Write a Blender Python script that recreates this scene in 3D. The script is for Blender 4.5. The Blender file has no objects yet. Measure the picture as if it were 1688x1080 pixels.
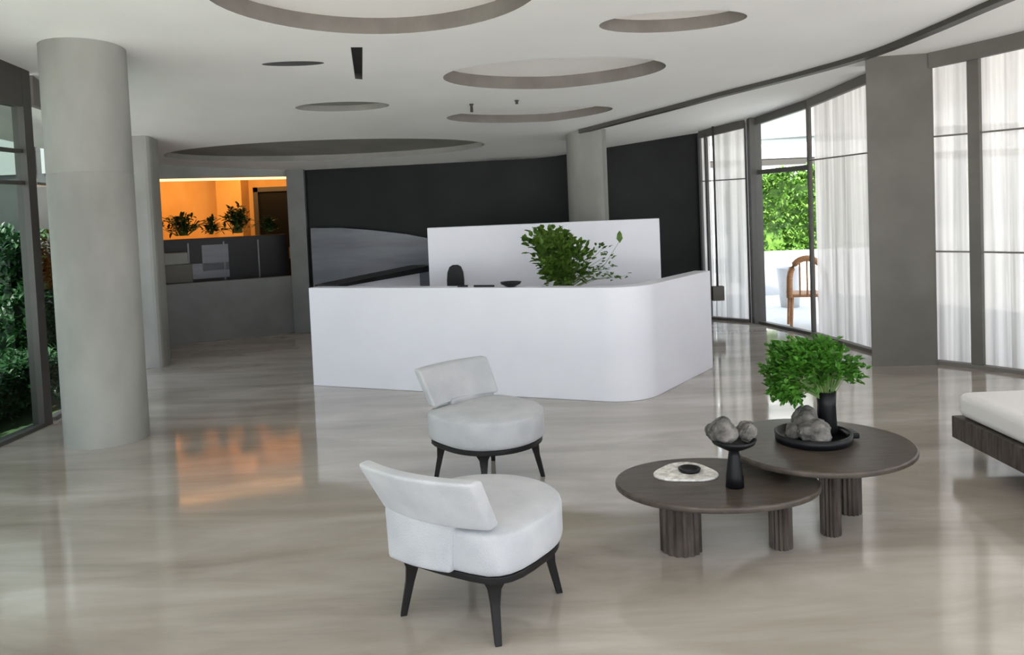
import bpy, bmesh, math, random
from mathutils import Vector, Matrix, noise
from mathutils.geometry import delaunay_2d_cdt
random.seed(7)
scene = bpy.context.scene
C = scene.collection
R = math.radians

# ---------------------------------------------------------------- camera, sky, sun, exposure
FPX = 1300.0
cam_d = bpy.data.cameras.new('camera'); cam = bpy.data.objects.new('camera', cam_d); C.objects.link(cam)
cam_d.sensor_width = 36; cam_d.lens = FPX / 1688 * 36
cam_d.shift_y = -138 / 1688
cam_d.clip_start = .05; cam_d.clip_end = 300
cam.matrix_world = Matrix.Translation((0, 0, 1.65)) @ Matrix.Rotation(R(87.5), 4, 'X') @ Matrix.Rotation(R(-2.4), 4, 'Z')
scene.camera = cam
world = bpy.data.worlds.new('world'); scene.world = world; world.use_nodes = True
wn = world.node_tree.nodes; wl = world.node_tree.links
bg = wn['Background']
tc = wn.new('ShaderNodeTexCoord'); sep = wn.new('ShaderNodeSeparateXYZ'); cr = wn.new('ShaderNodeValToRGB')
wl.new(tc.outputs['Generated'], sep.inputs[0]); wl.new(sep.outputs['Z'], cr.inputs[0]); wl.new(cr.outputs[0], bg.inputs[0])
cr.color_ramp.elements[0].position = 0; cr.color_ramp.elements[0].color = (.93, .96, 1, 1)
cr.color_ramp.elements[1].position = .6; cr.color_ramp.elements[1].color = (.70, .82, 1, 1)
bg.inputs[1].default_value = 2.0
sun_d = bpy.data.lights.new('sun', 'SUN'); sun = bpy.data.objects.new('sun', sun_d); C.objects.link(sun)
sun_d.energy = 12; sun_d.angle = R(3); sun_d.color = (1, .95, .87)
sun.rotation_euler = Vector((.35, 1.0, -1.35)).to_track_quat('-Z', 'Y').to_euler()
scene.view_settings.view_transform = 'Standard'; scene.view_settings.look = 'None'
scene.view_settings.gamma = 1; scene.view_settings.use_curve_mapping = False
scene.view_settings.exposure = 0.7

# ---------------------------------------------------------------- helpers
def mat(name, col, rough=.6, metal=0, col2=None, scale=3, stretch=(1, 1, 1), bump=0, bscale=40, detail=6, coat=0, ior=1.5, sheen=0, lo=.35, hi=.65, spec=.5):
    m = bpy.data.materials.new(name); m.use_nodes = True
    n = m.node_tree.nodes; l = m.node_tree.links; p = n['Principled BSDF']
    p.inputs['Base Color'].default_value = (*col, 1); p.inputs['Roughness'].default_value = rough
    p.inputs['Metallic'].default_value = metal; p.inputs['Specular IOR Level'].default_value = spec; p.inputs['IOR'].default_value = ior
    p.inputs['Coat Weight'].default_value = coat; p.inputs['Coat Roughness'].default_value = .05
    p.inputs['Sheen Weight'].default_value = sheen
    t = n.new('ShaderNodeTexCoord'); mp = n.new('ShaderNodeMapping'); l.new(t.outputs['Object'], mp.inputs[0])
    mp.inputs['Scale'].default_value = stretch
    if col2:
        nz = n.new('ShaderNodeTexNoise'); nz.inputs['Scale'].default_value = scale; nz.inputs['Detail'].default_value = detail
        l.new(mp.outputs[0], nz.inputs['Vector'])
        r = n.new('ShaderNodeValToRGB'); r.color_ramp.elements[0].position = lo; r.color_ramp.elements[1].position = hi
        r.color_ramp.elements[0].color = (*col, 1); r.color_ramp.elements[1].color = (*col2, 1)
        l.new(nz.outputs['Fac'], r.inputs[0]); l.new(r.outputs[0], p.inputs['Base Color'])
    if bump:
        nb = n.new('ShaderNodeTexNoise'); nb.inputs['Scale'].default_value = bscale; nb.inputs['Detail'].default_value = 5
        l.new(mp.outputs[0], nb.inputs['Vector'])
        b = n.new('ShaderNodeBump'); b.inputs['Strength'].default_value = bump; b.inputs['Distance'].default_value = .01
        l.new(nb.outputs['Fac'], b.inputs['Height']); l.new(b.outputs[0], p.inputs['Normal'])
    return m
def emit(name, col, s):
    m = bpy.data.materials.new(name); m.use_nodes = True; n = m.node_tree.nodes; n.clear()
    e = n.new('ShaderNodeEmission'); o = n.new('ShaderNodeOutputMaterial'); m.node_tree.links.new(e.outputs[0], o.inputs[0])
    e.inputs[0].default_value = (*col, 1); e.inputs[1].default_value = s; return m
def glass(name, tint, refl=.12):
    m = bpy.data.materials.new(name); m.use_nodes = True; n = m.node_tree.nodes; l = m.node_tree.links; n.clear()
    tr = n.new('ShaderNodeBsdfTransparent'); tr.inputs[0].default_value = (*tint, 1)
    gl = n.new('ShaderNodeBsdfGlossy'); gl.inputs['Roughness'].default_value = .02
    mx = n.new('ShaderNodeMixShader'); lw = n.new('ShaderNodeLayerWeight'); lw.inputs[0].default_value = refl
    o = n.new('ShaderNodeOutputMaterial'); l.new(lw.outputs['Fresnel'], mx.inputs[0]); l.new(tr.outputs[0], mx.inputs[1]); l.new(gl.outputs[0], mx.inputs[2]); l.new(mx.outputs[0], o.inputs[0])
    return m
def sheer(name, col, tr=.25):
    m = bpy.data.materials.new(name); m.use_nodes = True; n = m.node_tree.nodes; l = m.node_tree.links; n.clear()
    d = n.new('ShaderNodeBsdfDiffuse'); t = n.new('ShaderNodeBsdfTranslucent'); a = n.new('ShaderNodeBsdfTransparent')
    tx = n.new('ShaderNodeTexCoord'); mp = n.new('ShaderNodeMapping'); mp.inputs['Scale'].default_value = (15, 15, .3); nz = n.new('ShaderNodeTexNoise'); nz.inputs['Scale'].default_value = 1; nz.inputs['Detail'].default_value = 3
    rp = n.new('ShaderNodeValToRGB'); rp.color_ramp.elements[0].position = .3; rp.color_ramp.elements[1].position = .6
    rp.color_ramp.elements[0].color = (*[c * .62 for c in col], 1); rp.color_ramp.elements[1].color = (*col, 1)  # darker vertical streaks paint fold shading into the cloth colour
    l.new(tx.outputs['Object'], mp.inputs[0]); l.new(mp.outputs[0], nz.inputs['Vector']); l.new(nz.outputs['Fac'], rp.inputs[0])
    for k in (d, t): l.new(rp.outputs[0], k.inputs[0])
    m1 = n.new('ShaderNodeMixShader'); m1.inputs[0].default_value = .62; m2 = n.new('ShaderNodeMixShader'); m2.inputs[0].default_value = tr
    o = n.new('ShaderNodeOutputMaterial')
    l.new(d.outputs[0], m1.inputs[1]); l.new(t.outputs[0], m1.inputs[2]); l.new(m1.outputs[0], m2.inputs[1]); l.new(a.outputs[0], m2.inputs[2]); l.new(m2.outputs[0], o.inputs[0])
    return m
def leafmat(name, c1, c2):
    m = mat(name, c1, .45, col2=c2, scale=9, lo=.3, hi=.7)
    n = m.node_tree.nodes; l = m.node_tree.links; p = n['Principled BSDF']
    t = n.new('ShaderNodeBsdfTranslucent'); mx = n.new('ShaderNodeMixShader'); mx.inputs[0].default_value = .3
    l.new(p.inputs['Base Color'].links[0].from_socket, t.inputs[0])
    l.new(p.outputs[0], mx.inputs[1]); l.new(t.outputs[0], mx.inputs[2]); l.new(mx.outputs[0], n['Material Output'].inputs[0])
    return m

class MB:
    def __init__(s): s.v = []; s.f = []; s.mi = []
    def add(s, vs, fs, mi=0):
        o = len(s.v); s.v += [tuple(v) for v in vs]; s.f += [tuple(i + o for i in f) for f in fs]; s.mi += [mi] * len(fs); return s
    def box(s, x0, x1, y0, y1, z0, z1, mi=0, rot=0, c=(0, 0)):
        vs = [(x, y, z) for z in (z0, z1) for x, y in ((x0, y0), (x1, y0), (x1, y1), (x0, y1))]
        if rot:
            ca, sa = math.cos(rot), math.sin(rot)
            vs = [(c[0] + (x - c[0]) * ca - (y - c[1]) * sa, c[1] + (x - c[0]) * sa + (y - c[1]) * ca, z) for x, y, z in vs]
        return s.add(vs, [(3, 2, 1, 0), (4, 5, 6, 7), (0, 1, 5, 4), (1, 2, 6, 5), (2, 3, 7, 6), (3, 0, 4, 7)], mi)
    def beam(s, a, b, w, z0, z1, mi=0, off=0):
        """horizontal bar in plan from a to b, width w; z0,z1 may be pairs (start,end)"""
        a = Vector(a); b = Vector(b); d = (b - a).normalized(); n = Vector((-d.y, d.x)) ; a = a + n * off; b = b + n * off
        za = z0 if isinstance(z0, tuple) else (z0, z0); zb = z1 if isinstance(z1, tuple) else (z1, z1)
        h = n * w / 2; P = [a - h, b - h, b + h, a + h]; k = [0, 1, 1, 0]
        vs = [(p.x, p.y, za[i]) for p, i in zip(P, k)] + [(p.x, p.y, zb[i]) for p, i in zip(P, k)]
        return s.add(vs, [(3, 2, 1, 0), (4, 5, 6, 7), (0, 1, 5, 4), (1, 2, 6, 5), (2, 3, 7, 6), (3, 0, 4, 7)], mi)
    def prism(s, out, z0, z1, mi=0):
        n = len(out); vs = [(x, y, z0) for x, y in out] + [(x, y, z1) for x, y in out]
        return s.add(vs, [tuple(range(n - 1, -1, -1)), tuple(range(n, 2 * n))] + [(i, (i + 1) % n, n + (i + 1) % n, n + i) for i in range(n)], mi)
    def lathe(s, prof, seg=40, c=(0, 0, 0), sx=1, sy=1, mi=0):
        vs = []; fs = []; m = len(prof)
        for k in range(seg):
            a = 2 * math.pi * k / seg
            for r, z in prof: vs.append((c[0] + r * math.cos(a) * sx, c[1] + r * math.sin(a) * sy, c[2] + z))
        for k in range(seg):
            k2 = (k + 1) % seg
            for j in range(m - 1): fs.append((k * m + j, k2 * m + j, k2 * m + j + 1, k * m + j + 1))
        return s.add(vs, fs, mi)
    def tube(s, pts, rad, seg=8, mi=0):
        pts = [Vector(p) for p in pts]; n = len(pts); rad = rad if isinstance(rad, (list, tuple)) else [rad] * n
        vs = []; fs = []
        for i, p in enumerate(pts):
            d = (pts[min(i + 1, n - 1)] - pts[max(i - 1, 0)]).normalized()
            u = d.orthogonal().normalized() if abs(d.z) > .9 else d.cross(Vector((0, 0, 1))).normalized()
            if abs(d.z) > .9: u = Vector((1, 0, 0)); u = (u - d * u.dot(d)).normalized()
            w = d.cross(u)
            for k in range(seg):
                a = 2 * math.pi * k / seg + (math.pi / 4 if seg == 4 else 0); vs.append(p + (u * math.cos(a) + w * math.sin(a)) * rad[i])
        for i in range(n - 1):
            for k in range(seg):
                k2 = (k + 1) % seg; fs.append((i * seg + k, i * seg + k2, (i + 1) * seg + k2, (i + 1) * seg + k))
        fs.append(tuple(range(seg - 1, -1, -1))); fs.append(tuple((n - 1) * seg + k for k in range(seg)))
        return s.add(vs, fs, mi)
    def leaf(s, p, d, up, L, W, mi=0):
        p = Vector(p); d = Vector(d).normalized(); sd = d.cross(Vector(up))
        if sd.length < .01: sd = d.orthogonal()
        sd.normalize(); nn = sd.cross(d)
        vs = [p, p + d * L * .35 + sd * W * .5 + nn * W * .15, p + d * L * .75 + sd * W * .35 + nn * W * .05, p + d * L - nn * L * .12,
              p + d * L * .75 - sd * W * .35 + nn * W * .05, p + d * L * .35 - sd * W * .5 + nn * W * .15, p + d * L * .5 - nn * W * .05]
        return s.add(vs, [(0, 1, 6), (1, 2, 6), (2, 3, 6), (3, 4, 6), (4, 5, 6), (5, 0, 6)], mi)
    def build(s, name, m, parent=None, smooth=False, bevel=0, seg=3, loc=None, rz=0, weld=False):
        me = bpy.data.meshes.new(name); me.from_pydata(s.v, [], s.f)
        for k in (m if isinstance(m, (list, tuple)) else [m]): me.materials.append(k)
        for p, i in zip(me.polygons, s.mi): p.material_index = i; p.use_smooth = smooth
        bm = bmesh.new(); bm.from_mesh(me)
        if weld: bmesh.ops.remove_doubles(bm, verts=bm.verts, dist=1e-4)
        bmesh.ops.recalc_face_normals(bm, faces=bm.faces); bm.to_mesh(me); bm.free()
        me.update()
        o = bpy.data.objects.new(name, me); C.objects.link(o)
        if parent: o.parent = parent
        if loc: o.location = loc
        if rz: o.rotation_euler = (0, 0, rz)
        if bevel:
            b = o.modifiers.new('bevel', 'BEVEL'); b.width = bevel; b.segments = seg; b.limit_method = 'ANGLE'; b.angle_limit = R(40)
            for p in me.polygons: p.use_smooth = True
            w = o.modifiers.new('wn', 'WEIGHTED_NORMAL'); w.keep_sharp = True
        return o
def tag(o, label, cat, group=None, kind=None):
    o['label'] = label; o['category'] = cat
    if group: o['group'] = group
    if kind: o['kind'] = kind
    return o
def thing(name, loc, rz, label, cat, group=None):
    o = bpy.data.objects.new(name, None); C.objects.link(o); o.location = loc; o.rotation_euler = (0, 0, rz); o.empty_display_size = .1
    return tag(o, label, cat, group)
def st(o): o['kind'] = 'structure'; return o
def interp(pts, n):
    """catmull-rom through plan points"""
    P = [Vector(p) for p in pts]; out = []
    for i in range(len(P) - 1):
        a = P[max(i - 1, 0)]; b = P[i]; c = P[i + 1]; d = P[min(i + 2, len(P) - 1)]
        for k in range(n):
            t = k / n; out.append(.5 * ((2 * b) + (c - a) * t + (2 * a - 5 * b + 4 * c - d) * t * t + (3 * b - a - 3 * c + d) * t ** 3))
    out.append(P[-1]); return out

# ---------------------------------------------------------------- materials
M = {}
M['ceil'] = mat('ceiling_plaster', (.85, .84, .82), .7, col2=(.89, .88, .86), scale=1.2, bump=.15, bscale=18)
M['recess'] = mat('recess_shade_taupe', (.16, .142, .125), .8, col2=(.2, .18, .16), scale=4)  # shade on the recess walls painted in as dark taupe
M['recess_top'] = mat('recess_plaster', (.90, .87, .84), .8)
M['lens'] = mat('recess_shade_grey', (.22, .215, .195), .8, col2=(.27, .26, .235), scale=2)  # dimness inside the back recesses put into this grey
M['slot'] = mat('slot_dark', (.05, .05, .05), .6)
M['trim'] = mat('dark_trim', (.055, .05, .045), .45)
M['column'] = mat('concrete_column', (.20, .196, .18), .65, col2=(.30, .296, .273), scale=1.6, stretch=(1, 1, .5), bump=.3, bscale=14)
M['pier'] = mat('taupe_wall', (.115, .107, .092), .6, col2=(.145, .135, .118), scale=2)
M['grey'] = mat('grey_plaster', (.26, .265, .25), .6, col2=(.31, .315, .30), scale=3)
M['greylow'] = mat('grey_low_wall', (.13, .134, .125), .4, col2=(.16, .164, .155), scale=3)
M['char'] = mat('charcoal_panel', (.005, .006, .0055), .4, col2=(.009, .0105, .010), scale=2, spec=.15)
M['panelgrey'] = mat('blue_grey_panel', (.075, .08, .10), .3, col2=(.12, .13, .15), scale=2, stretch=(.6, .6, 4))
M['desk'] = mat('white_solid_surface', (.72, .72, .78), .35, col2=(.75, .75, .81), scale=2)
M['black'] = mat('black_satin', (.006, .006, .007), .35, spec=.2)
M['blackmetal'] = mat('black_metal', (.008, .0075, .0075), .4, spec=.25)
M['fabric'] = mat('white_upholstery', (.43, .435, .452), .85, col2=(.37, .377, .398), scale=7, bump=.35, bscale=180, sheen=.2)
M['cream'] = mat('mattress_fabric', (.66, .64, .625), .8, bump=.2, bscale=150)
M['wood'] = mat('dark_wood', (.028, .02, .016), .42, spec=.3, col2=(.085, .068, .055), scale=5, stretch=(1, 8, 1), bump=.2, bscale=30)
M['tabletop'] = mat('smoked_oak', (.04, .031, .024), .3, spec=.35, col2=(.07, .056, .044), scale=7, stretch=(1, 5, 1), bump=.15, bscale=40)
M['rock'] = mat('grey_rock', (.025, .023, .021), .8, col2=(.19, .178, .165), scale=9, stretch=(1, 3, 1), bump=1, bscale=25)
M['ash'] = mat('white_ceramic_chips', (.75, .73, .69), .7, col2=(.4, .38, .35), scale=40)
M['sheer'] = sheer('sheer_white', (.66, .62, .59), .05)
M['sheer2'] = sheer('sheer_white_dense', (.64, .61, .585), .04)
M['glass'] = glass('window_glass', (.94, .96, .95), .04)
M['tint'] = glass('tinted_glass', (.5, .57, .53), .12)
M['mull'] = mat('mullion_bronze', (.10, .095, .09), .4)
M['leaf'] = leafmat('plant_leaf', (.035, .13, .012), (.10, .30, .03))
M['leaf2'] = leafmat('desk_plant_leaf', (.03, .085, .008), (.13, .24, .03))
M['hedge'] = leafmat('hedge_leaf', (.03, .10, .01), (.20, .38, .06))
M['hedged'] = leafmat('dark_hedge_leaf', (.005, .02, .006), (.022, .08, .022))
M['stem'] = mat('stem_green', (.10, .17, .04), .6)
M['frame'] = mat('taupe_window_frame', (.16, .145, .13), .5)
M['pave'] = mat('pale_paving', (.62, .61, .59), .8, col2=(.56, .55, .53), scale=4)
M['grass'] = mat('lawn', (.012, .035, .008), .9, col2=(.025, .06, .015), scale=12)
M['orange'] = mat('ochre_plaster', (.72, .46, .20), .75, col2=(.62, .36, .12), scale=2, stretch=(1, 1, .4), bump=.4, bscale=10)
M['led'] = emit('warm_led', (1, .50, .20), 2.2)
M['teak'] = mat('teak', (.35, .16, .07), .5, col2=(.45, .22, .10), scale=8, stretch=(1, 1, 6))
M['white'] = mat('white_paint', (.55, .55, .56), .5)
M['bldg'] = mat('dark_cladding', (.012, .016, .014), .5, col2=(.025, .03, .028), scale=2)
M['bldgglass'] = mat('pale_render', (.14, .16, .155), .4)
# floor
def floormat():
    m = bpy.data.materials.new('polished_stone'); m.use_nodes = True; n = m.node_tree.nodes; l = m.node_tree.links; p = n['Principled BSDF']
    t = n.new('ShaderNodeTexCoord'); mp = n.new('ShaderNodeMapping'); mp.inputs['Scale'].default_value = (.35, 1.5, 1); mp.inputs['Rotation'].default_value = (0, 0, R(4))
    l.new(t.outputs['Object'], mp.inputs[0])
    a = n.new('ShaderNodeTexNoise'); a.inputs['Scale'].default_value = 1.6; a.inputs['Detail'].default_value = 9; a.inputs['Roughness'].default_value = .6; a.inputs['Distortion'].default_value = .6
    l.new(mp.outputs[0], a.inputs['Vector'])
    r = n.new('ShaderNodeValToRGB'); e = r.color_ramp.elements
    e[0].position = .30; e[0].color = (.245, .208, .172, 1); e[1].position = .72; e[1].color = (.47, .43, .385, 1)
    k = r.color_ramp.elements.new(.5); k.color = (.345, .305, .262, 1)
    l.new(a.outputs['Fac'], r.inputs[0]); l.new(r.outputs[0], p.inputs['Base Color'])
    b = n.new('ShaderNodeTexNoise'); b.inputs['Scale'].default_value = 2.5; b.inputs['Detail'].default_value = 4; l.new(mp.outputs[0], b.inputs['Vector'])
    mr = n.new('ShaderNodeMapRange'); mr.inputs['From Min'].default_value = .3; mr.inputs['From Max'].default_value = .7; mr.inputs['To Min'].default_value = .04; mr.inputs['To Max'].default_value = .13
    l.new(b.outputs['Fac'], mr.inputs['Value']); l.new(mr.outputs[0], p.inputs['Roughness'])
    p.inputs['IOR'].default_value = 1.95
    return m
M['floor'] = floormat()

# ---------------------------------------------------------------- ceiling height
def zc(x, y):
    s = .133 if x < .5 else (.133 + (.080 - .133) * min((x - .5) / 2.5, 1))
    t = y - 6.0
    k = .5 * (t + math.sqrt(t * t + .6))
    return 3.07 - s * k

# ---------------------------------------------------------------- floor and ceiling
# room outline (plan): right glazing, back wall, left
GR = [(5.3, -1.5), (5.3, 2), (5.25, 4.2), (5.1, 5.5), (4.85, 6.5), (4.55, 7.1), (4.12, 7.62)]
GB = [(3.74, 8.25), (3.63, 9.3), (3.28, 10.5), (2.72, 11.28)]
BL = (-3.18, 11.52); BLL = (-4.83, 10.72)
f = MB(); f.prism([(5.35, -1.5), (5.3, 4.2), (4.9, 6.5), (4.2, 7.7), (3.84, 8.3), (3.7, 9.35), (3.36, 10.55), (2.75, 11.4), (2.7, 14.5), (-7.5, 14.5), (-7.5, 10.4), (-4.7, 10.2), (-4.55, 9), (-4.05, 6.6), (-4.3, -1.5)], -.06, 0)
st(f.build('floor', M['floor']))

def ell(cx, cy, rx, ry, rot=0, n=56, egg=0):
    o = []
    for k in range(n):
        a = 2 * math.pi * k / n; x = rx * math.cos(a); y = ry * math.sin(a) * (1 + egg * math.cos(a))
        o.append((cx + x * math.cos(rot) - y * math.sin(rot), cy + x * math.sin(rot) + y * math.cos(rot)))
    return o
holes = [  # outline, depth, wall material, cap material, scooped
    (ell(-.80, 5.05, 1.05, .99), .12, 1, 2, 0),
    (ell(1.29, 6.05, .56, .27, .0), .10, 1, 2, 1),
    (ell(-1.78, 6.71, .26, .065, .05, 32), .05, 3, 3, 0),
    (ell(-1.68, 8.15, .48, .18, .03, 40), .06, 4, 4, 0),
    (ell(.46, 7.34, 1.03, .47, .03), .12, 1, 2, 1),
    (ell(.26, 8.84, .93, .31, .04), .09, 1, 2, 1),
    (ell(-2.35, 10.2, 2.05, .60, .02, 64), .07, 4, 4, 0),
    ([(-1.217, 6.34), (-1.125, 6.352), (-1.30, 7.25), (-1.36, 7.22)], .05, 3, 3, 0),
    (ell(.98, 5.30, .06, .04, .3, 20), .05, 3, 3, 0),
]
def inside(p, poly):
    x, y = p; c = False; j = len(poly) - 1
    for i in range(len(poly)):
        xi, yi = poly[i]; xj, yj = poly[j]
        if (yi > y) != (yj > y) and x < (xj - xi) * (y - yi) / (yj - yi) + xi: c = not c
        j = i
    return c
outer = [(-5.0, -1.5), (6.3, -1.5), (6.3, 8.5), (5.0, 12.0), (3.2, 12.4), (2.0, 11.6), (-3.0, 11.6), (-5.0, 11.3)]
pts = [Vector(p) for p in outer]; edges = [(i, (i + 1) % len(outer)) for i in range(len(outer))]
for h, *_ in holes:
    o = len(pts); pts += [Vector(p) for p in h]; edges += [(o + i, o + (i + 1) % len(h)) for i in range(len(h))]
x = -4.75
while x < 6.2:
    y = -1.25
    while y < 12:
        if inside((x, y), outer) and not any(inside((x, y), h[0]) for h in holes) and min(((x - q.x) ** 2 + (y - q.y) ** 2) for q in pts[:len(pts)]) > .01:
            pts.append(Vector((x, y)))
        y += .3
    x += .3
res = delaunay_2d_cdt(pts, edges, [], 1, 1e-5)
mb = MB(); vs = [(v.x, v.y, zc(v.x, v.y)) for v in res[0]]; fs = []
for fc in res[2]:
    cx = sum(res[0][i].x for i in fc) / len(fc); cy = sum(res[0][i].y for i in fc) / len(fc)
    if any(inside((cx, cy), h[0]) for h in holes): continue
    fs.append(tuple(fc))
mb.add(vs, fs, 0)
co = mb.build('ceiling', [M['ceil']], smooth=True); st(co)
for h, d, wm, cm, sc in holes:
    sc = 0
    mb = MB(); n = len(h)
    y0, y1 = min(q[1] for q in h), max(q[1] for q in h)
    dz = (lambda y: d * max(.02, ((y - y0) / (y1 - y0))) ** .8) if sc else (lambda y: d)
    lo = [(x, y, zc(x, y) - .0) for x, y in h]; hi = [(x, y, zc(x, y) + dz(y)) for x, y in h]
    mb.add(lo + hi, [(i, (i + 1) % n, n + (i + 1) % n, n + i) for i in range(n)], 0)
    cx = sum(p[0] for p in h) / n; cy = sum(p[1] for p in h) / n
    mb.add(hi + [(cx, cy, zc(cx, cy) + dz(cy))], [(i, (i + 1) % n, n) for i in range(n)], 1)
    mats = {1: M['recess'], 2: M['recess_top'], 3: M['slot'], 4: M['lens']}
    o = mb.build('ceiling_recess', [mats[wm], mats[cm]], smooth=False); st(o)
    o.name = 'ceiling'

# dark curved slot trim on the ceiling
def sweep(path, w, h, dz=0, zf=zc):
    m = MB(); n = len(path); vs = []
    for i, p in enumerate(path):
        d = (path[min(i + 1, n - 1)] - path[max(i - 1, 0)]).normalized(); q = Vector((-d.y, d.x)) * w / 2; z = zf(p.x, p.y) + dz
        vs += [(p.x - q.x, p.y - q.y, z - h), (p.x + q.x, p.y + q.y, z - h), (p.x + q.x, p.y + q.y, z + .02), (p.x - q.x, p.y - q.y, z + .02)]
    fs = [(i * 4 + k, i * 4 + (k + 1) % 4, i * 4 + 4 + (k + 1) % 4, i * 4 + 4 + k) for i in range(n - 1) for k in range(4)] + [(3, 2, 1, 0), tuple(4 * (n - 1) + k for k in range(4))]
    return m.add(vs, fs)
tp = interp([(3.75, 4.6), (3.635, 5.89), (3.54, 6.64), (3.35, 7.36), (2.93, 8.04), (2.395, 8.56), (1.84, 9.09), (1.2, 9.58), (.9, 9.78)], 6)
st(sweep(tp, .10, .045).build('trim_1', M['trim'], smooth=False))

# ---------------------------------------------------------------- walls
w = MB()
w.beam(BL, (2.70, 11.25), .12, -.02, 2.75)
st(w.build('wall_back', M['char']))
# low parapet + lintel left of it (opening to the warm lit room)
w = MB()
w.beam(BLL, BL, .14, -.02, .82); 
st(w.build('wall_parapet', M['greylow']))
bpy.data.objects['wall_parapet'].name = 'wall_back_low'
w = MB(); w.beam(BLL, BL, .16, 2.265, 2.80); st(w.build('wall_back_lintel', M['grey']))
w = MB(); w.box(-3.20, -2.95, 11.36, 11.62, -.02, 2.8); st(w.build('wall_back_pilaster', M['greylow']))
w = MB(); w.beam((-4.5, 9.3), (-4.83, 10.72), .14, -.02, 3.0); st(w.build('wall_left', M['column']))
# pier at right
w = MB(); w.prism([(3.40, 7.50), (4.0, 7.44), (4.08, 7.74), (3.60, 7.86)], -.02, 3.04); st(w.build('wall_right', M['pier'], bevel=.01))
# bits closing behind the pier
# back room behind the opening
w = MB()
w.box(-7.4, -2.6, 14.0, 14.12, -.02, 2.75); w.box(-5.05, -4.62, 13.6, 14.0, -.02, 2.75)
w.box(-7.5, -7.38, 10.4, 14.1, -.02, 2.75); w.box(-2.7, -2.6, 11.6, 14.1, -.02, 2.75)
st(w.build('wall_far', M['orange']))
w = MB(); w.box(-7.5, -2.6, 10.3, 14.2, 2.75, 2.85); st(w.build('ceiling_back_room', M['ceil']))
w = MB(); w.beam((-7.5, 10.65), BLL, .12, -.02, 2.8); st(w.build('wall_back_left', M['grey']))
# led strip below the lintel
def offp(a, b, off):
    a = Vector(a); b = Vector(b); d = (b - a).normalized(); n = Vector((-d.y, d.x)) * off; return (a + n)[:], (b + n)[:]
a, b = offp(BLL, BL, .13)
w = MB(); w.beam(a, b, .05, 2.235, 2.285); o = w.build('light_strip', M['led']); tag(o, 'glowing warm light strip along the head of the back opening', 'light')
for i, (lx, ly, e) in enumerate(((-6.3, 12.9, 17), (-4.3, 12.9, 16), (-5.3, 12.2, 12))):
    ld = bpy.data.lights.new('warm_room_lamp', 'AREA'); lo = bpy.data.objects.new('warm_room_lamp', ld); C.objects.link(lo)
    ld.energy = e; ld.color = (1, .52, .16); ld.size = .5; ld.shape = 'DISK'; lo.location = (lx, ly, 2.7); lo.rotation_euler = (R(25), 0, 0)

# door in the back room
w = MB(); w.box(-4.50, -4.42, 13.86, 14.0, 0, 2.22); w.box(-3.86, -3.78, 13.86, 14.0, 0, 2.22); w.box(-4.5, -3.78, 13.86, 14.0, 2.14, 2.22)
d = w.build('door_1', M['trim']); st(d)
MB().box(-4.42, -3.86, 13.92, 13.97, 0, 2.14).build('door_leaf', M['black'], d)
MB().box(-3.93, -3.91, 13.88, 13.92, .95, 1.15).build('door_handle', M['mull'], d)

# ---------------------------------------------------------------- columns
c = MB(); zt = zc(-3.03, 5.95) + .03
pr = [(.0, 0), (.30, 0), (.30, 2.05), (.296, 2.057), (.30, 2.064), (.30, zt), (0, zt)]
c.lathe(pr, 64); o = c.build('concrete_column', M['column'], smooth=True, loc=(-3.21, 6.08, 0), weld=True)
o.modifiers.new('es', 'EDGE_SPLIT').split_angle = R(40)
tag(o, 'large round pale concrete column standing beside the left garden window', 'column')
c = MB(); zt = zc(.97, 10.0) + .03
c.prism([(x, y) for x, y in ell(0, 0, .235, .235, 0, 48)], 0, zt)
c.box(.10, .26, -.10, .12, 0, zt)
o = c.build('concrete_column', M['column'], bevel=.008, loc=(.97, 10.0, 0)); tag(o, 'pale round column rising behind the white screen of the reception desk', 'column')
c = MB(); zt = zc(-4.3, 9.15) + .02
c.prism([(sx * (.16 + .06 * math.cos(a)), sy * (.08 + .06 * math.sin(a))) for sx, sy, aa in ((1, 1, (0, 30, 60, 90)), (-1, 1, (90, 60, 30, 0)), (-1, -1, (0, 30, 60, 90)), (1, -1, (90, 60, 30, 0))) for a in [R(q) for q in aa]], 0, zt)
o = c.build('concrete_pilaster', M['column'], loc=(-4.30, 9.15, 0)); tag(o, 'rough pale grey pilaster half hidden behind the large round column', 'column')

# ---------------------------------------------------------------- right glazing and curtains
def win(n, a, b, z0, rails, posts=(), glassm='glass', fw=.05, post_w=None, header=.07, po=.2, fm='frame'):
    a = Vector(a); b = Vector(b); m = MB()
    za, zb = zc(*a) - .03, zc(*b) - .03
    m.beam(a, b, fw, (za - header, zb - header), (za + .06, zb + .06)); m.beam(a, b, fw + .03, z0, z0 + .035)
    for r, t in rails: m.beam(a, b, .02, r - t / 2, r + t / 2)
    for k, wd in ((0, post_w or .03), (1, .03)) + tuple(posts):
        p = a.lerp(b, k); d = (b - a).normalized() * wd / 2; zz = za + (zb - za) * k
        m.beam(p - d, p + d, fw, z0, zz)
    o = st(m.build('window_%d' % n, M[fm]))
    q = (b - a).normalized(); q = Vector((-q.y, q.x)) * po; q = -q if q.x < 0 else q; a = a + q; b = b + q
    g = MB(); g.beam(a, b, .008, z0 + .03, (za - .03, zb - .03)) if False else g.add([(a.x, a.y, z0), (b.x, b.y, z0), (b.x, b.y, zb), (a.x, a.y, za)], [(0, 1, 2, 3)])
    g.build('pane', M[glassm], o)
    return o
win(1, (2.68, 11.08), (3.17, 10.54), 0, [(1.93, .015)], posts=((.14, .03),), fm='mull')
win(2, (3.26, 10.40), (3.56, 9.36), 0, [(2.0, .06)], fm='mull', po=.0)
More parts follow.
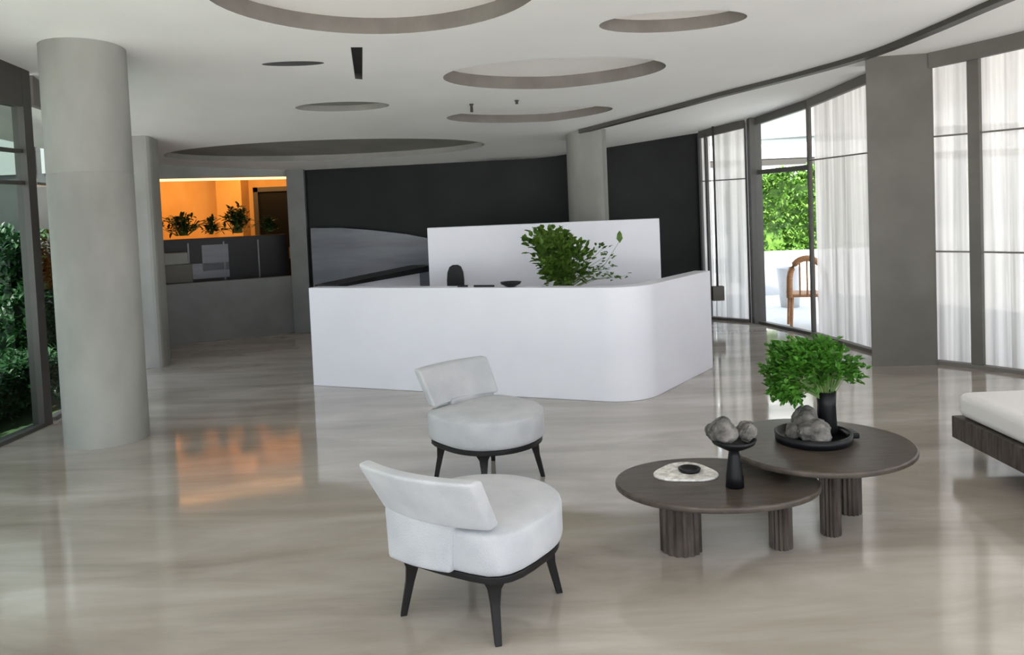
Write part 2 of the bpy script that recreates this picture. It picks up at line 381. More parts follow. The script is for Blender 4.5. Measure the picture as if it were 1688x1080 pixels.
st(MB().box(3.17, 3.32, 10.38, 10.50, 0, 2.75).build('trim_4', M['mull']))
win(3, (3.56, 9.36), (3.74, 8.05), 0, [(2.08, .014)])
RW = [(4.02, 7.52), (4.27, 7.24), (4.62, 6.75), (4.95, 5.9), (5.15, 5.0), (5.25, 3.6), (5.3, 1.2), (5.3, -1.5)]
for i in range(7): win(4 + i, RW[i], RW[i + 1], 0, [(2.17, .016), (1.08, .016)])
def curtain(a, b, off, label, seed, z0=.015, pinch=0, amp=.026, mt='sheer', lam=.135):
    rnd = random.Random(seed); a = Vector(a); b = Vector(b); L = (b - a).length; d = (b - a).normalized(); n = Vector((-d.y, d.x))
    if n.x < 0: n = -n
    N = int(L / .009); ph = [rnd.uniform(0, 6.28) for _ in range(6)]; K = 14
    m = MB(); vs = []; fs = []
    for j in range(K + 1):
        v = j / K
        for i in range(N + 1):
            u = i / N; s = u * L
            s2 = s + .03 * math.sin(s * 9 + ph[0] + v * .8)
            w = math.sin(s2 * 2 * math.pi / lam + ph[1]) * amp + math.sin(s2 * 2 * math.pi / lam * .43 + ph[2] + v * .7) * amp * .8 + math.sin(s2 * 2 * math.pi / lam * 2.3 + ph[3]) * amp * .25
            w *= .45 + .55 * (1 - v) if v < 1 else .4
            p = a + d * (s + pinch * (v - .5) * 0) + n * (off + w)
            zt = zc(a.x + d.x * s, a.y + d.y * s) - .04
            vs.append((p.x, p.y, z0 + (zt - z0) * v))
    for j in range(K):
        for i in range(N): q = j * (N + 1) + i; fs.append((q, q + 1, q + N + 2, q + N + 1))
    o = m.add(vs, fs).build('sheer_curtain', M[mt], smooth=True)
    hem = None
    return tag(o, label, 'curtain', 'sheer white curtains along the right glazing')
curtain((2.66, 11.10), (2.75, 11.0), .09, 'narrow strip of white sheer curtain next to the charcoal back wall', 1, mt='sheer2')
curtain((2.77, 10.98), (3.20, 10.51), .09, 'white sheer curtain left of the clear glass bay with the terrace view', 2, mt='sheer2')
curtain((3.56, 9.38), (3.75, 7.95), .09, 'white sheer curtain between the terrace view and the taupe pier', 3)
curtain((3.98, 7.56), (4.27, 7.24), .09, 'white sheer curtain directly right of the taupe pier', 4)
curtain((4.27, 7.24), (4.63, 6.74), .09, 'white sheer curtain at the right picture edge behind the daybed', 5)
curtain((4.62, 6.75), (4.96, 5.88), .09, 'white sheer curtain seen mirrored in the polished floor beyond the daybed', 6)
curtain((4.99, 5.78), (5.15, 5.0), .09, 'white sheer curtain mirrored at the right edge of the floor', 7)
curtain((5.15, 5.0), (5.25, 3.6), .09, 'white sheer curtain beside the near end of the daybed', 8)
# dark posts between right curtains
for p in ((4.27, 7.24, .12),):
    st(MB().beam((p[0] - .03, p[1] + .04), (p[0] + .03, p[1] - .04), .06, 0, 3.0).build('trim_2', M['pier']))
# curtain valance over right windows
vp = interp([(3.98, 7.45), (4.2, 7.2), (4.55, 6.7), (4.86, 5.9), (5.05, 5.0), (5.15, 3.6)], 6)
st(sweep(vp, .06, .14).build('trim_3', M['pier']))

# ---------------------------------------------------------------- left glazing
m = MB(); a = Vector((-4.0, 6.62)); b = Vector((-4.28, -1.5))
m.beam(b, a, .10, 2.66, 3.15); m.beam(b, a, .10, 0, .03)
for y in (6.56, 4.5, 2.2, 0): 
    p = b.lerp(a, (y + 1.5) / 8.12); m.box(p.x - .05, p.x + .05, y - .05, y + .06, 0, 3.1)
m.beam(b, a, .05, 2.28, 2.31); m.beam(b, a, .05, 2.02, 2.05)
o = st(m.build('window_10', M['trim']))
MB().add([(a.x, a.y, 0), (b.x, b.y, 0), (b.x, b.y, 2.8), (a.x, a.y, 2.8)], [(0, 1, 2, 3)]).build('pane', M['tint'], o)

m = MB(); a = Vector((-4.02, 6.72)); b = Vector((-4.46, 8.95)); m.beam(a, b, .06, 2.7, 3.1); m.beam(a, b, .06, 0, .03); m.beam(a, b, .03, 2.03, 2.05)
o = st(m.build('window_11', M['frame'])); MB().add([(a.x, a.y, 0), (b.x, b.y, 0), (b.x, b.y, 2.8), (a.x, a.y, 2.8)], [(0, 1, 2, 3)]).build('pane', M['glass'], o)
# ---------------------------------------------------------------- outside
def slab(name, x0, x1, y0, y1, z, m): return st(MB().box(x0, x1, y0, y1, z - .05, z).build(name, m))
slab('ground_terrace', 2.8, 30, -12, 40, -.07, M['pave'])
slab('ground_front', -30, 30, -30, -1.5, -.065, M['pave'])
slab('ground_side_bounce', -12, -4.05, -12, 6.2, -.055, M['pave'])  # unseen pale strip added to bounce daylight onto the ceiling
slab('ground_lawn', -30, -4.0, -12, 40, -.075, M['grass'])

def hedge(name, x0, x1, y0, y1, z0, z1, n, L, m, label, seed, lump=.12):
    rnd = random.Random(seed); mb = MB()
    # lumpy core
    NX, NY = 14, 14
    def surf(u, v, face):
        return
    for k in range(n):
        fc = rnd.random()
        x = rnd.uniform(x0, x1); y = rnd.uniform(y0, y1); z = rnd.uniform(z0, z1)
        if fc < .3: z = z1
        elif fc < .6: y = y0
        elif fc < .9: x = x0 if x0 > 0 else x1
        nz = noise.noise(Vector((x, y, z)) * 1.6) * lump * 2 + noise.noise(Vector((x, y, z)) * 5) * lump
        p = Vector((x + nz * (-1 if x0 > 0 else 1), y - nz, z + nz + rnd.uniform(-.04, .04)))
        d = Vector((rnd.gauss(0, 1), rnd.gauss(0, 1), rnd.gauss(.3, 1)))
        mb.leaf(p, d, (0, 0, 1), L * rnd.uniform(.6, 1.2), L * .5)
    i = lump * .8
    mb.box(x0 + i, x1 - i, y0 + i, y1 - i, z0, z1 - i)
    return tag(mb.build(name, m), label, 'hedge')
hedge('leafy_hedge', 4.6, 8.2, 15.3, 16.5, 0, 2.08, 16000, .11, M['hedge'], 'bright green hedge beyond the white terrace wall', 1)
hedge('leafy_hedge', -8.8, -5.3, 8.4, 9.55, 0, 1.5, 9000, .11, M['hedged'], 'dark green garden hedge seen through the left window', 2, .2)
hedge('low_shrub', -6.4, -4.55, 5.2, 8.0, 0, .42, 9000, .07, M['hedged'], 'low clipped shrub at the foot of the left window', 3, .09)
# dark building behind the left garden
b = thing('garden_building', (-7.3, 10.05, 0), 0, 'dark building with pale upper windows beyond the left garden', 'building')
MB().box(-2.4, 2.3, 0, .2, 0, 4.2).build('facade', M['bldg'], b)
for k in range(5):
    f_ = MB(); x0 = -2.2 + k * .9; f_.box(x0, x0 + .8, -.04, .02, 2.35, 3.4).build('window', M['bldgglass'], b)
# white terrace wall
st(MB().box(4.2, 9.5, 14.0, 14.25, -.07, .70).build('wall_terrace', M['white']))
# pergola / neighbouring pavilion roof
b = thing('terrace_pavilion', (0, 0, 0), 0, 'white flat-roofed pavilion with a thin white post beyond the hedge', 'pavilion')
MB().box(3.6, 12, 16.9, 21, 2.48, 2.82).build('roof_slab', M['white'], b)
MB().box(3.6, 12, 17.1, 21, 2.82, 3.05).build('roof_band', M['bldgglass'], b)
MB().box(3.6, 12, 17.0, 21, 3.05, 3.35).build('parapet', M['white'], b)
MB().box(3.6, 12, 16.9, 17.1, 2.36, 2.50).build('beam', M['trim'], b)
MB().lathe([(0, -.07), (.05, -.07), (.05, 2.48), (0, 2.48)], 16, (5.35, 17.0, 0)).build('post', M['white'], b, smooth=True)
# teak terrace chair
t = thing('terrace_chair', (3.86, 10.4, -.07), R(75), 'reddish wooden terrace chair with an arched back outside the clear glass bay', 'chair')
m = MB(); m.prism([(-.22, -.2), (.25, -.24), (.25, .24), (-.22, .2)], .42, .46); m.build('seat', M['teak'], t, bevel=.01)
arch = [(-.24, .22 * math.cos(math.pi * k / 16) , .46 + .05 + .42 * math.sin(math.pi * k / 16) ** .6) for k in range(17)]
MB().tube([(-.22, .22, .42)] + arch + [(-.22, -.22, .42)], .04, 8).build('back_frame', M['teak'], t, smooth=True)
for yy in (-.09, 0, .09): MB().tube([(-.22, yy, .44), (-.25, yy, .90)], .012, 6).build('back_slat', M['teak'], t, smooth=True)
for sx in (-1, 1):
    for sy in (-1, 1): MB().tube([(.2 * sx, .19 * sy, .43), (.24 * sx, .21 * sy, 0)], [.026, .018], 8).build('leg', M['teak'], t, smooth=True)
# white planter
o = MB().lathe([(0, 0), (.14, 0), (.2, .62), (.17, .62), (.15, .55), (0, .55)], 32).build('terrace_planter', M['white'], smooth=True, loc=(4.35, 12.4, -.07))
tag(o, 'tall white pot on the terrace left of the wooden chair', 'planter')

# ---------------------------------------------------------------- reception desk
A = Vector((-2.01, 7.70)); Pc = Vector((1.02, 6.455)); B = Vector((1.94, 7.75))
def desk_path(off=0):
    d1 = (A - Pc).normalized(); d2 = (B - Pc).normalized(); r = .40
    half = math.acos(d1.dot(d2)) / 2; tl = r / math.tan(half); bis = (d1 + d2).normalized(); cc = Pc + bis * (r / math.sin(half))
    s = Pc + d1 * tl; e = Pc + d2 * tl; a0 = math.atan2(s.y - cc.y, s.x - cc.x); a1 = math.atan2(e.y - cc.y, e.x - cc.x)
    while a1 < a0: a1 += 2 * math.pi
    o = []; rr = r - off
    n1 = Vector((-d1.y, d1.x)); n1 = n1 if n1.dot(bis) > 0 else -n1; n2 = Vector((-d2.y, d2.x)); n2 = n2 if n2.dot(bis) > 0 else -n2
    o.append(A + n1 * off)
    for k in range(21): a = a0 + (a1 - a0) * k / 20; o.append(cc + Vector((math.cos(a), math.sin(a))) * rr)
    o.append(B + n2 * off); return o
desk = thing('reception_desk', (0, 0, 0), 0, 'long white reception desk with a rounded corner in the middle of the lobby', 'desk')
po = desk_path(0); pi_ = desk_path(.16); H = .965
m = MB(); out = [p[:] for p in po] + [p[:] for p in reversed(pi_)]
n = len(po); vs = []
for z in (0, H): vs += [(p.x, p.y, z) for p in po] + [(p.x, p.y, z) for p in pi_]
N2 = 2 * n
for i in range(n - 1):
    pass
fs = [(i, i + 1, N2 + i + 1, N2 + i) for i in range(n - 1)] + [(n + i, N2 + n + i, N2 + n + i + 1, n + i + 1) for i in range(n - 1)]
fs += [(N2 + i, N2 + i + 1, N2 + n + i + 1, N2 + n + i) for i in range(n - 1)] + [(i, n + i, n + i + 1, i + 1) for i in range(n - 1)]
fs += [(0, N2, N2 + n, n), (n - 1, 2 * n - 1, N2 + 2 * n - 1, N2 + n - 1)]
m.add(vs, fs); m.build('front_panel', M['desk'], desk, bevel=.006)
# staff worktop and left return
pw = desk_path(.16); pw2 = desk_path(.80)
m = MB(); n = len(pw); vs = [(p.x, p.y, z) for z in (.71, .75) for p in pw] + [(p.x, p.y, z) for z in (.71, .75) for p in pw2]
fs = []
for i in range(n - 1):
    fs += [(n + i, n + i + 1, 3 * n + i + 1, 3 * n + i), (i, 2 * n + i, 2 * n + i + 1, i + 1), (2 * n + i, 3 * n + i, 3 * n + i + 1, 2 * n + i + 1)]
fs += [(0, n, 3 * n, 2 * n), (n - 1, 3 * n - 1, 4 * n - 1, 2 * n - 1)]
m.add(vs, fs).build('worktop', M['desk'], desk)
m = MB(); m.beam((-1.95, 7.98), (-1.20, 9.6), .14, 0, .93); m.build('return_panel', M['desk'], desk, bevel=.006)
m = MB(); m.beam((-1.90, 8.0), (-1.12, 9.75), .30, (.935, .935), (.965, 1.01)); m.build('return_top', M['black'], desk)
# white screen
o = MB().box(-.92, 1.62, 8.62, 8.74, 0, 1.485).build('screen_panel', M['desk'], None, bevel=.006)
tag(o, 'tall white rectangular screen standing behind the reception desk', 'partition')
# blue-grey low panel in front of the charcoal wall
m = MB(); ys = 11.2
top = [(-2.85, 1.50), (-2.45, 1.49), (-2.0, 1.44), (-1.5, 1.36), (-1.0, 1.24), (-.6, 1.1)]
vs = [(x, ys + .03 * (x + 2.85), 0) for x, z in top] + [(x, ys + .03 * (x + 2.85), z) for x, z in top]; k = len(top)
vs += [(x, y + .1, z) for x, y, z in vs]
fs = [tuple(list(range(k)) + list(range(2 * k - 1, k - 1, -1))), tuple([2 * k + i for i in list(range(k, 2 * k)) + list(range(k - 1, -1, -1))])]
fs += [(k + i, k + i + 1, 3 * k + i + 1, 3 * k + i) for i in range(k - 1)] + [(0, k, 3 * k, 2 * k), (k - 1, 3 * k - 1, 4 * k - 1, 2 * k - 1)]
o = m.add(vs, fs).build('low_partition', M['panelgrey']); tag(o, 'blue-grey low partition with a sloping top before the charcoal wall', 'partition')

# task chair behind desk
t = thing('office_chair', (-.60, 8.05, 0), R(80), 'black office chair whose rounded back shows above the reception desk', 'chair')
pr = [(-.17, .62), (-.18, .95), (-.165, 1.03), (-.12, 1.085), (-.05, 1.105), (.05, 1.105), (.12, 1.085), (.165, 1.03), (.18, .95), (.17, .62)]
bo = [(y * .50, z) for y, z in pr]
m = MB(); n = len(bo); vs = [(.0 + .06 * (z - .8), y, z) for y, z in bo] + [(.05 + .06 * (z - .8), y, z) for y, z in bo]
m.add(vs, [tuple(range(n)), tuple(range(2 * n - 1, n - 1, -1))] + [(i, n + i, n + (i + 1) % n, (i + 1) % n) for i in range(n)]); m.build('backrest', M['black'], t, bevel=.012)
MB().prism(ell(-.22, 0, .22, .22, 0, 32), .43, .50).build('seat', M['black'], t, bevel=.02)
MB().tube([(0.02, 0, .64), (0.0, 0, .5), (-.15, 0, .44)], .02).build('back_bar', M['blackmetal'], t, smooth=True)
MB().tube([(-.22, 0, .05), (-.22, 0, .44)], .025, 12).build('gas_column', M['blackmetal'], t, smooth=True)
for k in range(5):
    a = 2 * math.pi * k / 5; MB().tube([(-.22, 0, .08), (-.22 + .26 * math.cos(a), .26 * math.sin(a), .03)], [.022, .014], 8).build('base_arm', M['blackmetal'], t, smooth=True)
# point along inner front ledge
def dp(tt, off):   # point along front panel (0 at A, 1 at corner)
    d = (Pc - A); n = Vector((-d.y, d.x)).normalized(); return A + d * tt + n * off
p = dp(.645, .08)
o = MB().lathe([(0, 0), (.035, 0), (.085, .025), (.095, .045), (.085, .045), (.04, .015), (0, .012)], 32).build('small_bowl', M['black'], smooth=True, loc=(p.x, p.y, H)); tag(o, 'small black bowl lying on the ledge of the reception desk', 'bowl')
for tt, ln, lb in ((.565, .10, 'black pen on the desk ledge nearer the small black bowl'), (.50, .05, 'short black pen on the desk ledge nearer the office chair')):
    p = dp(tt, .08); d = (Pc - A).normalized() * ln
    o = MB().tube([(p.x - d.x, p.y - d.y, H + .008), (p.x + d.x, p.y + d.y, H + .008)], .008, 8).build('pen', M['black'], smooth=True); tag(o, lb, 'pen')
# monitor, dark, behind the partition at left top
# plants
def parsley(mb_l, mb_s, base, crown, n_st, rx, ry, rz, rnd, L=.05, per=9, bias=(0, 0)):
    for s in range(n_st):
        a = rnd.uniform(0, 6.283); r = math.sqrt(rnd.random()); h = rnd.uniform(-.9, 1)
        q = math.sqrt(max(0, 1 - h * h * .8))
        tip = Vector((crown[0] + rx * r * q * math.cos(a), crown[1] + ry * r * q * math.sin(a), crown[2] + rz * h))
        b0 = Vector(base) + Vector((rnd.uniform(-.015, .015), rnd.uniform(-.015, .015), 0)); mid = b0.lerp(tip, .55) + Vector((0, 0, .04))
        mb_s.tube([b0, mid, tip], [.0028, .002, .0012], 4)
        for k in range(per):
            c = tip + Vector((rnd.gauss(0, .028), rnd.gauss(0, .028), rnd.gauss(0, .024))) * (L / .05)
            dd = (c - mid).normalized() + Vector((rnd.gauss(0, .5), rnd.gauss(0, .5), rnd.gauss(0, .4)))
            for q_ in (-.7, 0, .7):
                d3 = Matrix.Rotation(q_, 3, 'Z') @ dd
                mb_l.leaf(c, d3, (rnd.gauss(0, .4), rnd.gauss(0, .4), 1), L * rnd.uniform(.6, 1.1), L * .55)
rnd = random.Random(5)
# desk plant
p = Vector((.47, 7.42))
t = thing('desk_plant', (p.x, p.y, .75), 0, 'leafy green plant standing behind the ledge of the reception desk', 'plant')
MB().lathe([(0, 0), (.07, 0), (.09, .12), (.08, .12), (.06, .03), (0, .03)], 28).build('pot', M['black'], t, smooth=True)
ml = MB(); ms = MB()
parsley(ml, ms, (0, 0, .10), (-.05, 0, .44), 60, .15, .10, .20, rnd, .075, 7)
parsley(ml, ms, (0, 0, .10), (-.20, -.02, .56), 22, .09, .07, .08, rnd, .075, 5)
parsley(ml, ms, (0, 0, .10), (.13, 0, .38), 30, .14, .08, .16, rnd, .06, 5)
parsley(ml, ms, (0, 0, .10), (.42, 0, .26), 22, .22, .08, .06, rnd, .035, 3)
parsley(ml, ms, (0, 0, .10), (.36, 0, .46), 10, .16, .05, .08, rnd, .04, 3)
ms.tube([(0, 0, .1), (.4, 0, .35), (.545, 0, .56)], [.003, .003, .002], 4); ml.leaf((.545, 0, .54), (0, 0, 1), (0, 1, 0), .12, .06)
parsley(ml, ms, (0, 0, .06), (-.03, -.02, .30), 34, .15, .08, .08, rnd, .07, 5)
ml.build('leaves', M['leaf2'], t); ms.build('stems', M['stem'], t)

# rod added in place of a window mullion, with grey box at its end
t = thing('mullion_rod', (2.80, 10.80, zc(2.80, 10.80)), 0, 'thin dark rod standing in for a window mullion, with a small grey box at its end', 'mullion')
zz = zc(2.80, 10.80)
MB().tube([(0, 0, .0), (0, 0, .48 - zz)], .014, 8).build('rod', M['trim'], t, smooth=True)
MB().box(-.08, .08, -.05, .05, .28 - zz, .48 - zz).build('rod_box', M['pier'], t, bevel=.01)
for (x_, y_, l_, lb) in ((-.36, 8.25, .085, 'longer small dark sprinkler stub on the ceiling between the two crescent recesses'), (.11, 8.18, .04, 'shorter small dark sprinkler stub on the ceiling, nearer the round column')):
    z_ = zc(x_, y_); o = MB().lathe([(0, -l_), (.016, -l_), (.014, -.02), (.022, -.01), (.022, 0), (0, 0)], 16).build('ceiling_sprinkler', M['trim'], smooth=True, loc=(x_, y_, z_)); tag(o, lb, 'sprinkler')
# ---------------------------------------------------------------- things behind the opening
def on_wall(t_, off):
    a = Vector(BLL); b = Vector(BL); d = b - a; n = Vector((-d.y, d.x)).normalized(); q = a + d * t_ + n * off; return q
ang = math.atan2(BL[1] - BLL[1], BL[0] - BLL[0])
t = thing('planter_cabinet', (*on_wall(.48, .55), 0), ang, 'long black planter cabinet behind the opening in the back wall', 'planter')
MB().box(-1.35, .93, -.14, .20, 0, 1.42).build('cabinet', M['black'], t, bevel=.005)
for k in range(4): MB().box(-.95 + k * .48, -.93 + k * .48, -.165, -.14, .5, 1.36).build('stile', M['panelgrey'], t)
MB().box(-.28, .08, -.16, -.14, .95, 1.32).build('panel', M['panelgrey'], t); MB().box(-.55, .08, -.16, -.14, .84, 1.06).build('panel', M['panelgrey'], t)
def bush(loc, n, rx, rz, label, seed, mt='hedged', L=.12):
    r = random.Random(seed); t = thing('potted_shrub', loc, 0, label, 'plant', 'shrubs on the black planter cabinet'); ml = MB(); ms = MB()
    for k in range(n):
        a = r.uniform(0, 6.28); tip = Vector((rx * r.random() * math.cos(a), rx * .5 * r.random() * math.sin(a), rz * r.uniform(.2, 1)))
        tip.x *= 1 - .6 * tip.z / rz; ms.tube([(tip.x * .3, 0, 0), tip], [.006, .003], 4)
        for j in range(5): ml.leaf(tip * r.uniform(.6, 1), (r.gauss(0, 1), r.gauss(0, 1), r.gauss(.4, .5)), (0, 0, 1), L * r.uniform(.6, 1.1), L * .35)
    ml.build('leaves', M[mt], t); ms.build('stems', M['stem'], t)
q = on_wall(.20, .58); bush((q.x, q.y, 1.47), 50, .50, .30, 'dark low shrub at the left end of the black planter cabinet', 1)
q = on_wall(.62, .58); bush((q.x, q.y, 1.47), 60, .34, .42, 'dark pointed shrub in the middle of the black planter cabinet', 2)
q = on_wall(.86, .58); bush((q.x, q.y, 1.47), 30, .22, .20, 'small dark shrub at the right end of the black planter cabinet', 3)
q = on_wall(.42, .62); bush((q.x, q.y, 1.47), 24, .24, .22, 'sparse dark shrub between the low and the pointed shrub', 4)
q = on_wall(.10, .12)
m = MB(); m.box(-.02, .36, -.10, .10, 0, .42); m.box(-.02, .30, -.10, .10, .42, .60)
t = thing('stone_block', (q.x, q.y, .80), ang, 'pale grey stepped block at the left end of the low back wall', 'block')
MB().box(-.12, .26, -.0, .18, .02, .28).build('base', M['pier'], t, bevel=.01); MB().box(-.12, .21, -.0, .18, .28, .44).build('cap', M['grey'], t, bevel=.01)
t.location.z = .80

# ---------------------------------------------------------------- lounge chairs
def lounge_chair(loc, rz, label):
    t = thing('lounge_chair', loc, rz, label, 'chair', 'low white lounge chairs')
    def outl(k, bx):
        o = []
        W = .345 * k
        for a in range(-90, 91, 6):
            a_ = R(a); o.append((.02 + (.36 * k) * math.cos(a_) ** .9 if math.cos(a_) > 1e-6 else .02, W * math.sin(a_)))
        o += [(-.08, W * .99), (-.15, W * .965), (-.205, W * .91), (-.245, W * .82), (bx, W * .70), (bx - .012, W * .45), (bx - .018, 0), (bx - .012, -W * .45), (bx, -W * .70), (-.245, -W * .82), (-.205, -W * .91), (-.15, -W * .965), (-.08, -W * .99)]
        return o
    so = outl(.95, -.27)
    m = MB(); n = len(so)
    rings = [(.92, .265), (.985, .28), (1, .30), (1.0, .41), (.99, .425), (.96, .434), (.6, .445), (.25, .45)]
    vs = []
    for s, z in rings: vs += [(x * s, y * s, z) for x, y in so]
    vs += [(0, 0, .452), (0, 0, .265)]
    fs = [(j * n + i, j * n + (i + 1) % n, (j + 1) * n + (i + 1) % n, (j + 1) * n + i) for j in range(len(rings) - 1) for i in range(n)]
    k = (len(rings) - 1) * n; fs += [(k + i, k + (i + 1) % n, len(vs) - 2) for i in range(n)] + [((i + 1) % n, i, len(vs) - 1) for i in range(n)]
    m.add(vs, fs).build('seat', M['fabric'], t, smooth=True)
    MB().prism([(x * .955, y * .955) for x, y in so], .238, .266).build('seat_frame', M['blackmetal'], t, bevel=.004)
    # backrest: upper curved slab
    def slab_(hw_b, hw_t, z0, z1, x0, lean, th, curve, name, oy):
        m = MB(); NU = 16; NV = 8; G = []
        for side in (0, 1):
            for j in range(NV + 1):
                v = j / NV; z = z0 + (z1 - z0) * v; hw = hw_b + (hw_t - hw_b) * v
                for i in range(NU + 1):
                    u = -1 + 2 * i / NU
                    G.append((x0 - lean * v + curve * u * u - (0 if side else th) , hw * u + oy, z + (0.0)))
        n1 = (NU + 1) * (NV + 1); fs = []
        for j in range(NV):
            for i in range(NU):
                q = j * (NU + 1) + i; fs += [(q, q + 1, q + NU + 2, q + NU + 1), (n1 + q, n1 + q + NU + 1, n1 + q + NU + 2, n1 + q + 1)]
        for i in range(NU): q = NV * (NU + 1) + i; fs += [(q, q + 1, n1 + q + 1, n1 + q), (i, n1 + i, n1 + i + 1, i + 1)]
        for j in range(NV): q = j * (NU + 1); w = q + NU; fs += [(q, q + NU + 1, n1 + q + NU + 1, n1 + q), (w, n1 + w, n1 + w + NU + 1, w + NU + 1)]
        return m.add(G, fs).build(name, M['fabric'], t, bevel=.018, seg=4)
    slab_(.265, .282, .45, .672, -.245, .13, .07, .05, 'backrest', .02)
    slab_(.16, .18, .262, .47, -.255, -.01, .062, .02, 'back_support', .09)
    for sx in (-1, 1):
        for sy in (-1, 1):
            m = MB(); x, y = .20 * sx, .20 * sy; xe, ye = .235 * sx, .235 * sy
            def sq(x, y, z, r, a): return [(x + r * math.cos(a + k * math.pi / 2), y + r * math.sin(a + k * math.pi / 2), z) for k in range(4)]
            vs = sq(x, y, .24, .06, 0) + sq(x + .004 * sx, y + .004 * sy, .205, .036, 0) + sq(x + .012 * sx, y + .012 * sy, .14, .025, 0) + sq(xe, ye, 0, .019, 0)
            fs = [(j * 4 + k_, j * 4 + (k_ + 1) % 4, j * 4 + 4 + (k_ + 1) % 4, j * 4 + 4 + k_) for j in range(3) for k_ in range(4)] + [(0, 1, 2, 3), (15, 14, 13, 12)]
            m.add(vs, fs).build('leg', M['blackmetal'], t, bevel=.003)
    return t
lounge_chair((-.185, 3.25, 0), R(57), 'nearer low white lounge chair on thin black legs, seen from behind')
lounge_chair((-.20, 4.81, 0), R(-48), 'farther low white lounge chair on thin black legs, facing the camera')

# ---------------------------------------------------------------- coffee tables
def organic(cx, cy, rx, ry, rot, k=.04, n=72, ph=0):
    return [(cx + (rx * (1 + k * math.cos(3 * a + ph))) * math.cos(a) * math.cos(rot) - ry * (1 + k * math.cos(3 * a + ph)) * math.sin(a) * math.sin(rot),
             cy + (rx * (1 + k * math.cos(3 * a + ph))) * math.cos(a) * math.sin(rot) + ry * (1 + k * math.cos(3 * a + ph)) * math.sin(a) * math.cos(rot)) for a in [2 * math.pi * i / n for i in range(n)]]
def fluted(mb, cx, cy, r, z1, n=96, fl=16, sx=1):
    mb.prism([(cx + sx * (r + .004 * math.cos(fl * 2 * math.pi * i / n)) * math.cos(2 * math.pi * i / n), cy + (r + .004 * math.cos(fl * 2 * math.pi * i / n)) * math.sin(2 * math.pi * i / n)) for i in range(n)], 0, z1)
t1 = thing('coffee_table', (.915, 3.69, 0), 0, 'lower dark wooden coffee table carrying the stone goblet', 'table', 'nested dark coffee tables')
MB().prism(organic(0, 0, .475, .345, -.12, .012), .295, .325).build('table_top', M['tabletop'], t1, bevel=.010)
m = MB(); fluted(m, -.17, -.0, .095, .296); m.build('leg', M['wood'], t1)
m = MB(); fluted(m, .30, -.02, .05, .296); m.build('leg', M['wood'], t1)
t2 = thing('coffee_table', (1.50, 3.95, 0), 0, 'higher dark wooden coffee table carrying the plant and rock tray', 'table', 'nested dark coffee tables')
MB().prism(organic(0, 0, .46, .46, .2, .02, ph=1), .375, .405).build('table_top', M['tabletop'], t2, bevel=.010)
for x, y, r in ((.0, -.16, .045), (.20, .10, .06), (-.12, .25, .05)):
    m = MB(); fluted(m, x, y, r, .376); m.build('leg', M['wood'], t2)
def rock(name, loc, s, seed, label=None, mt='rock', parent=None):
    bm = bmesh.new(); bmesh.ops.create_icosphere(bm, subdivisions=4, radius=1)
    for v in bm.verts:
        p = v.co.copy(); q = p * 1.1 + Vector((seed * 7.3, 0, 0)); d = 1 + .28 * noise.noise(q) - .16 * abs(noise.noise(q * 2.3)) + .06 * noise.noise(q * 6)
        cell = noise.cell(q * 1.5) * .06
        v.co = Vector((p.x * s[0], p.y * s[1], p.z * s[2])) * (d + cell * .5)
    zmin = min(v.co.z for v in bm.verts)
    for v in bm.verts:
        v.co.z -= zmin; v.co.z = max(v.co.z, s[2] * .12) - s[2] * .12
    me = bpy.data.meshes.new(name); bm.to_mesh(me); bm.free(); me.materials.append(M[mt])
    for pl in me.polygons: pl.use_smooth = False
    o = bpy.data.objects.new(name, me); C.objects.link(o); o.location = loc
    if parent: o.parent = parent
    if label: tag(o, label, 'stone', 'stones on the coffee tables')
    return o
# goblet
t = thing('stone_goblet', (.985, 3.60, .325), 0, 'tall black goblet on the lower coffee table holding two stones', 'goblet')
MB().lathe([(0, 0), (.042, 0), (.040, .05), (.026, .15), (.022, .175), (.045, .185)], 32).build('stem', M['black'], t, smooth=True)
MB().lathe([(.0, .170), (.05, .180), (.095, .205), (.105, .225), (.098, .226), (.05, .200), (0, .19)], 36).build('bowl', M['black'], t, smooth=True)
rock('stone', (.932, 3.60, .325 + .205), (.070, .064, .062), 1, 'larger cracked grey stone in the black goblet')
rock('stone', (1.048, 3.605, .325 + .208), (.046, .05, .050), 2, 'smaller grey stone in the right half of the black goblet')
# dish
t = thing('ceramic_dish', (.80, 3.80, .325), 0, 'flat pale broken-edged dish on the lower coffee table', 'dish')
MB().prism(organic(0, 0, .15, .13, 0, .10, ph=2), 0, .012).build('plate', M['ash'], t, bevel=.004)
MB().lathe([(0, .013), (.05, .013), (.055, .028), (.045, .028), (.035, .017), (0, .017)], 28, (.02, 0, 0)).build('hollow', M['black'], t, smooth=True)
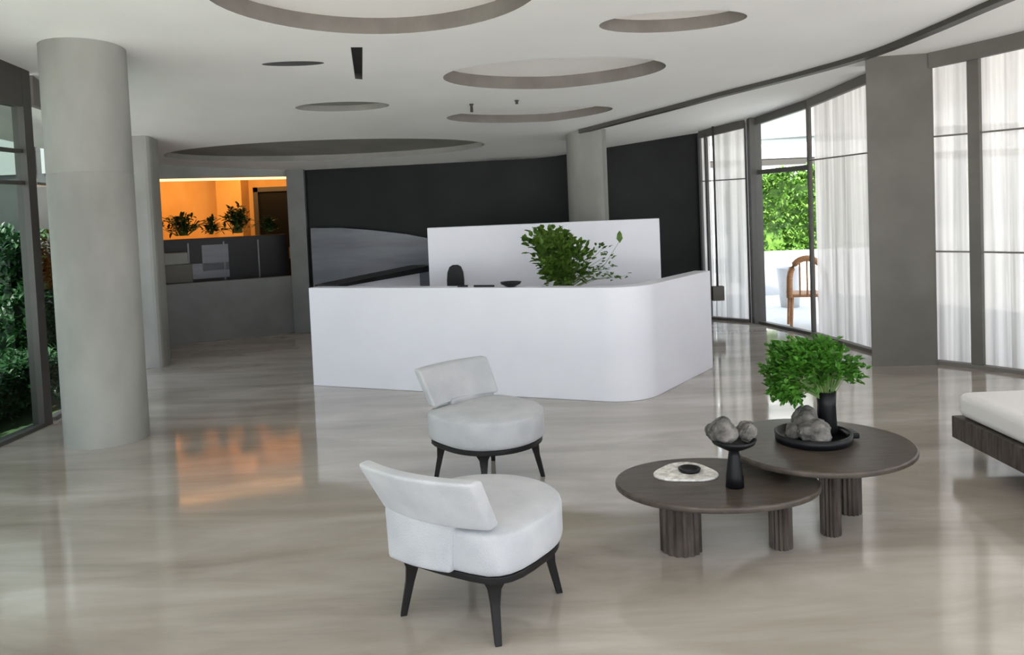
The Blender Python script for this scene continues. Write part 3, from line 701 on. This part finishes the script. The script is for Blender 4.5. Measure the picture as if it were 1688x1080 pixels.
# tray
t = thing('black_tray', (1.50, 3.99, .405), 0, 'round black rimmed tray on the higher coffee table', 'tray')
MB().lathe([(0, 0), (.185, 0), (.19, .045), (.176, .045), (.17, .012), (0, .012)], 56).build('tray', M['black'], t, smooth=True)
MB().box(.15, .22, -.05, .05, .012, .04).build('handle', M['black'], t, bevel=.008)
rock('stone', (1.47, 3.90, .405 + .013), (.085, .075, .062), 3, 'large pale-veined rock at the front of the black tray')
rock('stone', (1.475, 4.04, .405 + .013), (.07, .055, .085), 5, 'upright grey rock behind the front rock on the tray')
rock('stone', (1.385, 3.97, .405 + .013), (.035, .04, .045), 6, 'small grey rock at the left rim of the black tray')
# plant in vase
t = thing('potted_plant', (1.60, 4.06, .405 + .013), 0, 'bushy bright green plant in a dark glass vase on the higher coffee table', 'plant')
MB().lathe([(0, 0), (.045, 0), (.05, .02), (.046, .15), (.05, .22), (.044, .22), (.04, .15), (.04, .02), (0, .015)], 32).build('vase', M['black'], t, smooth=True)
ml = MB(); ms = MB(); rnd = random.Random(11)
parsley(ml, ms, (0, 0, .17), (-.02, 0, .36), 60, .14, .11, .10, rnd, .036, 11)
parsley(ml, ms, (0, 0, .17), (-.22, 0, .33), 50, .08, .08, .13, rnd, .036, 11)
parsley(ml, ms, (0, 0, .17), (-.12, 0, .40), 34, .12, .09, .06, rnd, .036, 11)
parsley(ml, ms, (0, 0, .17), (.12, 0, .33), 18, .07, .07, .05, rnd, .036, 8)
parsley(ml, ms, (0, 0, .17), (-.20, -.03, .22), 18, .08, .06, .07, rnd, .033, 7)
ml.build('leaves', M['leaf'], t); ms.build('stems', M['stem'], t)

# ---------------------------------------------------------------- daybed
t = thing('daybed', (2.67, 4.82, 0), R(0), 'low daybed with dark wooden platform and pale mattress at right', 'daybed')
MB().box(0, 2.1, -2.1, 0, .13, .265).build('platform', M['wood'], t, bevel=.006)
m = MB(); NX = 24
m.box(.02, 2.05, -2.05, -.02, .266, .42); m.build('mattress', M['cream'], t, bevel=.05, seg=6)
for x, y in ((.38, -.25), (.38, -1.8), (1.8, -.25), (1.8, -1.8)): MB().box(x - .04, x + .04, y - .04, y + .04, 0, .131).build('leg', M['blackmetal'], t, bevel=.004)
